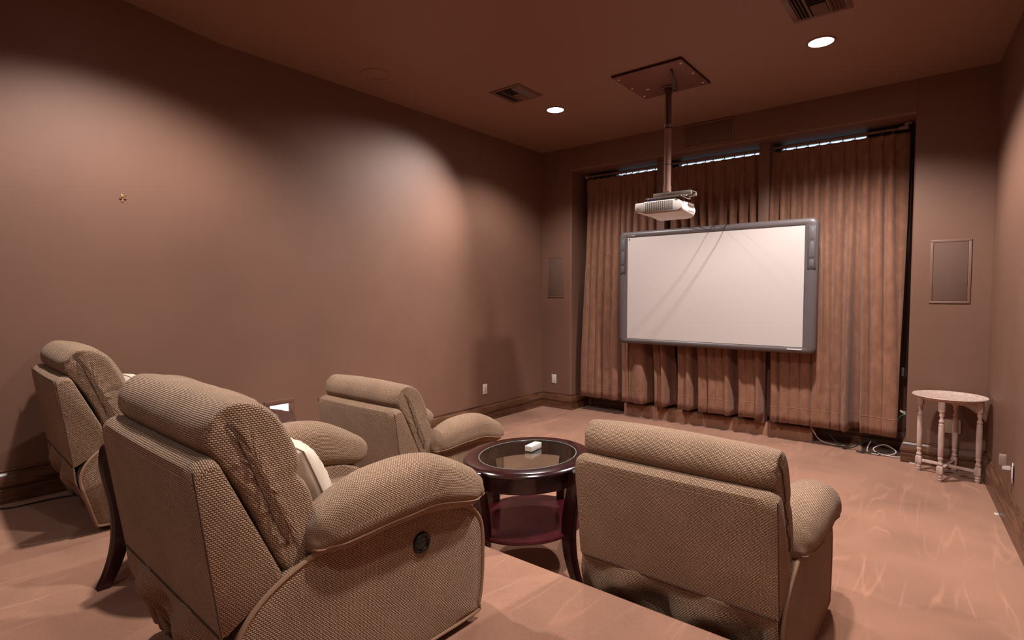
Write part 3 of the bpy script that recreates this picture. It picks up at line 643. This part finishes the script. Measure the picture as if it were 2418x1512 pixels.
# ---------------------------------------------------------------- oval end tables
def end_table(loc, label):
    t = thing('end_table', label, 'end table', loc, 0, 'oval mahogany end tables with glass tops'); rx, ry = .330, .385
    bm = NB(); oval(bm, rx, ry, [(-.085, .598), (-.083, .601), (-.02, .601), (-.008, .597), (0, .588), (-.003, .578), (-.018, .574), (-.088, .574)], 72, close=True); obj('table_top', bm, M_mahog, t)
    bm = NB(); oval(bm, rx-.084, ry-.084, [(0, .588), (0, .596), (-.006, .600)], 72); obj('glass_pane', bm, M_glass, t, angle=30)
    bm = NB(); oval(bm, rx-.082, ry-.082, [(0, .5965), (0, .6005), (-.005, .602), (-.008, .600)], 72, close=True); obj('glass_rim', bm, M_glassedge, t)
    bm = NB(); oval(bm, rx-.022, ry-.022, [(0, .575), (0, .495), (-.003, .492), (-.016, .492), (-.018, .575)], 72, close=True); obj('apron', bm, M_mahog_dk, t)
    bm = NB(); oval(bm, rx-.035, ry-.035, [(-.02, .232), (-.003, .234), (0, .242), (-.003, .250), (-.02, .252)], 72); obj('lower_shelf', bm, M_shelf, t)
    for a in (268, 352, 92, 172):
        c, s = math.cos(R(a)), math.sin(R(a)); base = Vector(((rx-.012)*c, (ry-.012)*s)); dr = Vector((c*ry, s*rx)).normalized(); ta = Vector((-dr.y, dr.x))
        # centre line: slight s-curve, flaring at foot
        zs = [.592, .57, .50, .42, .33, .24, .15, .07, 0]; of = [.014, .018, .018, .004, -.012, -.016, -.006, .018, .050]; wd = [.020, .024, .026, .027, .027, .026, .024, .022, .020]; dp = [.008, .022, .028, .03, .03, .029, .027, .024, .022]
        sp = spline([(z, o_, w_) for z, o_, w_ in zip(zs, of, wd)], 4); dsp = spline([(d, 0, 0) for d in dp], 4); rings = []
        for (z, o_, w_), d in zip(sp, dsp):
            d = d[0]; r_ = []; cc = base+dr*o_
            outl = [(-1, -1), (1, -1), (1, .8)]+[(k_, 1 if q_ % 2 == 0 else .86) for q_, k_ in enumerate((.85, .55, .45, .12, 0, -.12, -.45, -.55, -.85))]+[(-1, .8)]
            for u, v in outl:
                p = cc+ta*(u*w_)+dr*(v*d); r_.append((p.x, p.y, z))
            rings.append(r_)
        bm = NB(); loft(bm, rings); obj('leg', bm, M_mahog_dk, t, angle=30)
    return t
et = end_table((2.432, -3.508, 0), 'oval mahogany end table between the two front recliners, white box on its glass')
def relabel(o, lb): o['label'] = lb; return o
e2 = copy_tree(et); e2.location = (1.57, -4.80, HR); relabel(e2, 'oval mahogany end table between the two raised rear recliners, mostly hidden')
t = thing('small_box', 'small white rectangular box lying on the glass of the near end table', 'box', (2.410, -3.432, .6025), R(96))
bm = NB(); box(bm, -.055, .055, -.022, .022, 0, .030, .002); obj('carton', bm, M_white, t)
bm = NB(); box(bm, -.056, -.054, -.020, .020, .002, .026, 0); obj('end_flap', bm, M_cream, t, smooth=False)
# ---------------------------------------------------------------- recliners
def wr(p, amp, sc, seed=0): return amp*noise.noise(Vector((p[0]*sc+seed, p[1]*sc, p[2]*sc)))
def recliner(loc, rz, label):
    t = thing('recliner', label, 'recliner', loc, rz, 'beige woven recliners facing the whiteboard')
    # --- rear shell of the back
    poly = [(.002, .755), (.005, .779), (.018, .795), (.038, .801), (.057, .798), (.070, .783), (.215, .455), (.210, .435), (.07, .352), (.056, .352)]
    bm = NB(); hw = .398; rings = []
    xs = [-1, -.985, -.965, -.94, -.9, -.8, -.5, 0, .5, .8, .9, .94, .965, .985, 1]
    cy, cz = .09, .58
    for u in xs:
        e = 1-.02*max(0, abs(u)-.94)/.06; x = u*hw
        if abs(u) == 1: x = u*hw; e = .93
        elif abs(u) == .985: e = .985; x = u*hw*1.008
        else: e = 1
        bul = .008*(1-u*u); dr = .022*max(0, (abs(u)-.90)/.10)**2
        rings.append([(x, cy+(y-cy)*e-(bul if y < .1 and .36 < z < .79 else 0), cz+(z-cz)*(1-(1-e)*.35)-(dr if z > .7 else 0)) for y, z in poly])
    loft(bm, rings, uvax=0); sh = obj('back_shell', bm, M_fab, t, angle=35)
    for s in (-1, 1):
        bm = NB(); pp = [(s*hw*.998, y, z) for y, z in spline3(poly[:3])]
        tube(bm, [(s*(hw-.001), .002+.056*(.785-z)/.43, z) for z in [.36+.42*k/24 for k in range(25)]], .0022, 6); obj('side_seam', bm, M_seam, sh)
    bm = NB(); tube(bm, [(x/10*hw*.975, .054, .354) for x in range(-10, 11)], .003, 6); obj('lower_seam', bm, M_seam, sh)
    # --- hanging fabric skirt under the shell
    bm = NB(); nx, nz = 60, 22; fr = []
    for j in range(nz+1):
        v = j/nz; row = []
        for i in range(nx+1):
            u = i/nx*2-1; x = u*(.392+.004*v)
            z = .356-v*.31; y = .062+.02*v+.085*sst(.2, 1, v)
            d = .022*math.sin(u*7+v*5+1)*math.exp(-((v-.35)/.3)**2)+.016*math.sin(u*13-v*8)*math.exp(-((v-.6)/.35)**2)+.012*noise.noise(Vector((u*3, v*4, 2)))
            y += d*(1-abs(u)**6); row.append(bm.verts.new((x, y, z)))
        fr.append(row)
    for a, b in zip(fr, fr[1:]):
        for k in range(nx): bm.faces.new((a[k], a[k+1], b[k+1], b[k]))
    o = obj('back_skirt', bm, M_fab, t, angle=0, uv=True); o.modifiers.new('t', 'SOLIDIFY').thickness = .006
    # --- side bodies with rounded front
    pp = [(.082, .29), (.10, .345), (.135, .39), (.19, .43), (.27, .465), (.36, .485), (.6, .487), (.80, .470), (.86, .452), (.912, .425), (.948, .385), (.966, .325), (.968, .22), (.960, .12), (.945, .06), (.92, .032), (.6, .03), (.3, .03), (.16, .034), (.138, .055), (.115, .14), (.09, .235)]
    for s in (-1, 1):
        out = [(p.x, p.y) for p in spline([(a, b, 0) for a, b in pp], 3, closed=True)]
        cyy = sum(p[0] for p in out)/len(out); czz = sum(p[1] for p in out)/len(out)
        rings = []
        for x, e in ((.285, .97), (.292, .99), (.30, 1), (.390, 1), (.401, .992), (.406, .975), (.408, .90), (.411, .6), (.412, .3)):
            rings.append([(s*x, cyy+(a-cyy)*e, czz+(b-czz)*e) for a, b in out])
        bm = NB(); loft(bm, rings); sb = obj('side_body', bm, M_fab, t, angle=40, uv=True)
        bm = NB(); tube(bm, [(s*.4025, a, b) for a, b in out], .008, 8, closed=True); obj('piping', bm, M_pipe, sb)
        bm = NB(); tube(bm, [(s*.345, a, b) for a, b in out], .007, 8, closed=True); obj('piping', bm, M_pipe, sb)
        bm = NB(); mx = Matrix.Translation((s*.410, .672, .385)) @ Matrix.Rotation(s*PI/2, 4, 'Y')
        lathe(bm, [(.020, .002), (.024, .009), (.031, .010), (.034, .007), (.035, 0)], 32, mx=mx); pb = obj('power_button', bm, M_black, sb)
        bm = NB(); lathe(bm, [(0, .006), (.015, .006), (.021, .005), (.022, 0)], 28, mx=mx); box(bm, -.003, .003, -.017, .017, .004, .0085, .001, mx=mx); 
        k_ = obj('button_face', bm, M_charcoal, sb)
        # --- arm pad
        rings = []; n = 30; m = 28; ys0, ys1 = .285, .972
        for i in range(n+1):
            u = i/n; q = .5-.5*math.cos(PI*u); y = ys0+(ys1-ys0)*q
            zc = .530+.028*math.sin(q*PI*.85)-.055*sst(.55, 1, q)-.015*(1-sst(0, .3, q)); xc = .366
            e = max(.02, (1-abs(2*q-1)**3.2))**.5
            hh = (.100+.012*math.sin(q*PI))*(.25+.75*e) if 0 < i < n else .02; ww = (.104)*(.3+.7*e) if 0 < i < n else .03
            r_ = []
            for k in range(m):
                a = 2*PI*k/m; ca, sa = math.cos(a), math.sin(a)
                rx_ = abs(ca)**.85*(1 if ca > 0 else -1); rz_ = abs(sa)**.85*(1 if sa > 0 else -1)
                g = 1-.045*math.exp(-((a-5.85)/.10)**2)      # seam along outer lower side
                x = xc+ww*rx_*g; z = zc+hh*rz_*g*(.8 if sa < 0 else 1)
                rad = .004*noise.noise(Vector((x*9+s*5, y*11, z*9)))+.005*math.sin(y*95+3*math.sin(a*2))*(math.exp(-((q-.03)/.07)**2)+math.exp(-((q-.97)/.06)**2))
                r_.append((s*(x+rad*ca), y, z+rad*sa))
            rings.append(r_)
        bm = NB(); loft(bm, rings, uvax=1); ap = obj('arm_pad', bm, M_fab, t, angle=0); sm = ap.modifiers.new('s', 'SUBSURF'); sm.levels = 1; sm.render_levels = 1
        k = int(round(5.85/(2*PI)*m)); sl = [Vector(r_[k])+Vector((s*.002, 0, 0)) for r_ in rings[2:-2]]
        bm = NB(); tube(bm, sl, .0036, 6); obj('arm_seam', bm, M_pipe, ap)
    # --- back cushion
    prof = [(.048, .80), (.030, .835), (.040, .885), (.085, .925), (.14, .932), (.20, .915), (.255, .87), (.295, .80), (.315, .74), (.325, .69), (.350, .62), (.365, .56), (.368, .50), (.350, .45), (.30, .425), (.235, .44), (.20, .50), (.15, .62), (.10, .72), (.065, .775)]
    pf = spline([(a, b, 0) for a, b in prof], 4, closed=True); cy, cz = .19, .69; rings = []; n = 64; hw = .378
    smp = spline([(.062, .925, 0), (.105, .85, 0), (.142, .76, 0), (.180, .66, 0), (.215, .57, 0), (.26, .49, 0)], 6)
    def seam_d(y, z):
        bd, bs = 9, 0; acc = 0
        for p, q in zip(smp, smp[1:]):
            m_ = (p+q)/2; d = math.hypot(y-m_.x, z-m_.y)
            if d < bd: bd, bs = d, acc
            acc += (q-p).length
        return bd, bs
    def cring(u, x, e, eh):
        au = abs(u); r_ = []
        for k, p in enumerate(pf):
            dz = (p.y-cz)*eh; zz = cz+dz; lean = .19-(zz-.69)*.42; dyl = (p.x-(.19-(p.y-.69)*.42))*e
            z = zz; y = lean+dyl
            front = sst(.0, .08, dyl)
            y -= front*.022*au**2+front*(.018*math.exp(-((z-.70)/.02)**2)+.012*math.exp(-((z-.56)/.02)**2))
            nrm = Vector((0, dyl, dz*.4)).normalized()
            w_ = .007*noise.noise(Vector((x*4, y*6, z*6))); xo = 0
            if au > .55:
                d, sl_ = seam_d(y, z); wt = math.exp(-(d/.05)**2)*sst(.6, .95, au)
                pk = wt*(.0032*math.sin(sl_*2*PI/.045+2.5*noise.noise(Vector((y*7, z*7, u))))+.0012*math.sin(sl_*2*PI/.021+1))
                gr = math.exp(-(d/.012)**2)*sst(.8, .97, au)*.005
                w_ += pk*.7; xo = (pk-gr)*(1 if u > 0 else -1)
            y += nrm.y*w_; z += nrm.z*w_
            r_.append((x+xo, y, z))
        return r_
    caps_ = [(.998, .80, .965), (1.0, .70, .94), (1.0, .58, .90), (1.0, .45, .84), (1.0, .30, .74), (1.0, .14, .6), (1.0, .02, .5)]
    for j, (ux, e, eh) in enumerate(caps_[::-1]): rings.append(cring(-1, -hw*ux-.010*(1-e), e, eh))
    for i in range(1, n):
        u = -math.cos(PI*i/n); au = abs(u); e = .82+.18*(1-au**10)**.5; rings.append(cring(u, u*hw, e, .968+.032*(1-au**10)**.5))
    for j, (ux, e, eh) in enumerate(caps_): rings.append(cring(1, hw*ux+.010*(1-e), e, eh))
    bm = NB(); loft(bm, rings, uvax=0); bm.normal_update(); uvl = bm.loops.layers.uv.active
    for f in bm.faces:
        if abs(f.normal.x) > .62:
            for l in f.loops: l[uvl].uv = (l.vert.co.y, l.vert.co.z)
    bc = obj('back_cushion', bm, M_fab, t, angle=0); sm = bc.modifiers.new('s', 'SUBSURF'); sm.levels = 1; sm.render_levels = 1
    for s in (-1, 1):   # stitched seam lies in the groove on each end
        pts_ = [q for q in (v.co for v in bc.data.vertices) if q.x*s > .31]
        sl = []
        for p in smp[4:-3]:
            c_ = sorted(pts_, key=lambda q: (q.y-p.x)**2+(q.z-p.y)**2)[:3]
            sl.append(Vector((max(abs(q.x) for q in c_)*s+s*.0022, p.x, p.y)))
        bm = NB(); tube(bm, sl, .0022, 6); obj('cushion_seam', bm, M_seam, bc)
    # --- seat and foot rest
    def puffy(name, x0, x1, sec, seed, parent, sub=1):
        sp = spline([(a, b, 0) for a, b in sec], 3, closed=True); cy_ = sum(p.x for p in sp)/len(sp); cz_ = sum(p.y for p in sp)/len(sp); rr = []; n_ = 22
        for i in range(n_+1):
            u = -math.cos(PI*i/n_); e = (1-abs(u)**8)**.35 if 0 < i < n_ else .3; e = max(e, .55); x = (x0+x1)/2+u*(x1-x0)/2
            rr.append([(x, cy_+(p.x-cy_)*(1-(1-e)*.12), cz_+(p.y-cz_)*(1-(1-e)*.5)+.004*noise.noise(Vector((x*6+seed, p.x*6, p.y*6)))) for p in sp])
        bm = NB(); loft(bm, rr, uvax=0); o = obj(name, bm, M_fab, parent, angle=0); m_ = o.modifiers.new('s', 'SUBSURF'); m_.levels = 1; m_.render_levels = 1; return o
    puffy('seat', -.288, .288, [(.26, .30), (.26, .41), (.34, .432), (.6, .438), (.82, .43), (.93, .41), (.975, .36), (.97, .31), (.9, .285), (.5, .28)], 3, t)
    puffy('foot_rest', -.286, .286, [(.90, .285), (.96, .29), (1.0, .26), (1.008, .18), (.995, .10), (.96, .075), (.90, .08), (.89, .18)], 8, t)
    bm = NB(); box(bm, -.27, .27, .24, .86, .055, .29, .01); obj('inner_frame', bm, M_black, t)
    for sx_ in (-1, 1):
        for sy_ in (.26, .80):
            bm = NB(); box(bm, sx_*.35-.03, sx_*.35+.03, sy_-.04, sy_+.06, 0, .04, .006); obj('foot', bm, M_black, t)
    return t
def spline3(p): return p
rA = recliner((.501, -5.194, HR), -.066, 'beige recliner on raised floor beside left wall')
def place(loc, rz, lb):
    o = copy_tree(rA); o.location = loc; o.rotation_euler = (0, 0, rz); relabel(o, lb); return o
rA['label'] = 'beige recliner farthest left, on the raised floor next to the left wall'
rB = place((2.458, -5.350, HR), -.035, 'large nearest beige recliner on the raised floor with round power button showing')
rC = place((1.331, -3.859, 0), 0, 'beige recliner on the lower floor, left of the glass-topped end table')
rD = place((3.395, -3.937, 0), -.01, 'beige recliner on the lower floor at right, its back blocked by the step edge')
for ch in list(rD.children):
    if ch.name.startswith('side_body'):
        for g in list(ch.children):
            if g.name.startswith(('power_button', 'button_face')) and g.data.vertices[0].co.x > 0: bpy.data.objects.remove(g)
# ---------------------------------------------------------------- throw pillows
def pillow(loc, rz, label, w_=.20, h_=.15):
    t = thing('throw_pillow', label, 'pillow', loc, rz, 'cream leather lumbar pillows'); n = 26; bm = NB(); fr = []
    def sh(u, v, side):
        f = max(0, (1-abs(u)**3.2))**.5*max(0, (1-abs(v)**3.2))**.5
        x = w_*u*(1-.05*v*v); z = h_*v*(1-.05*u*u); y = side*.072*f
        y += side*.007*math.sin((u*2+v)*9)*f*math.exp(-((max(abs(u), abs(v))-.8)/.2)**2)
        return (x, y, z)
    for side in (-1, 1):
        g = [[bm.verts.new(sh(math.sin(PI/2*(2*i/n-1)), math.sin(PI/2*(2*j/n-1)), side)) for i in range(n+1)] for j in range(n+1)]
        for a, b in zip(g, g[1:]):
            for k in range(n): bm.faces.new((a[k], a[k+1], b[k+1], b[k]))
    bmesh.ops.remove_doubles(bm, verts=bm.verts[:], dist=.0008)
    bmesh.ops.rotate(bm, verts=bm.verts[:], cent=(0, 0, 0), matrix=Matrix.Rotation(R(22), 3, 'X')); o = obj('cover', bm, M_pillow, t, angle=0)
    edge = [sh(a, b, 0) for a, b in [(math.sin(PI/2*(k/10)), -1) for k in range(-10, 10)]+[(1, math.sin(PI/2*(k/10))) for k in range(-10, 10)]+[(-math.sin(PI/2*(k/10)), 1) for k in range(-10, 10)]+[(-1, -math.sin(PI/2*(k/10))) for k in range(-10, 10)]]
    rm = Matrix.Rotation(R(22), 3, 'X'); bm = NB(); tube(bm, [rm @ Vector(p) for p in edge], .0028, 6, closed=True); obj('seam', bm, mat('pillow_seam', (150, 118, 96), .6) if 'pillow_seam' not in bpy.data.materials else bpy.data.materials['pillow_seam'], t)
    return t
pB = pillow((2.465+.01, -5.350+.440, HR+.575), -.035, 'cream leather pillow leaning in the nearest recliner')
pA = copy_tree(pB); pA.location = (.501+.0, -5.194+.44, HR+.585); relabel(pA, 'cream leather pillow in the far left recliner, mostly hidden behind its back')
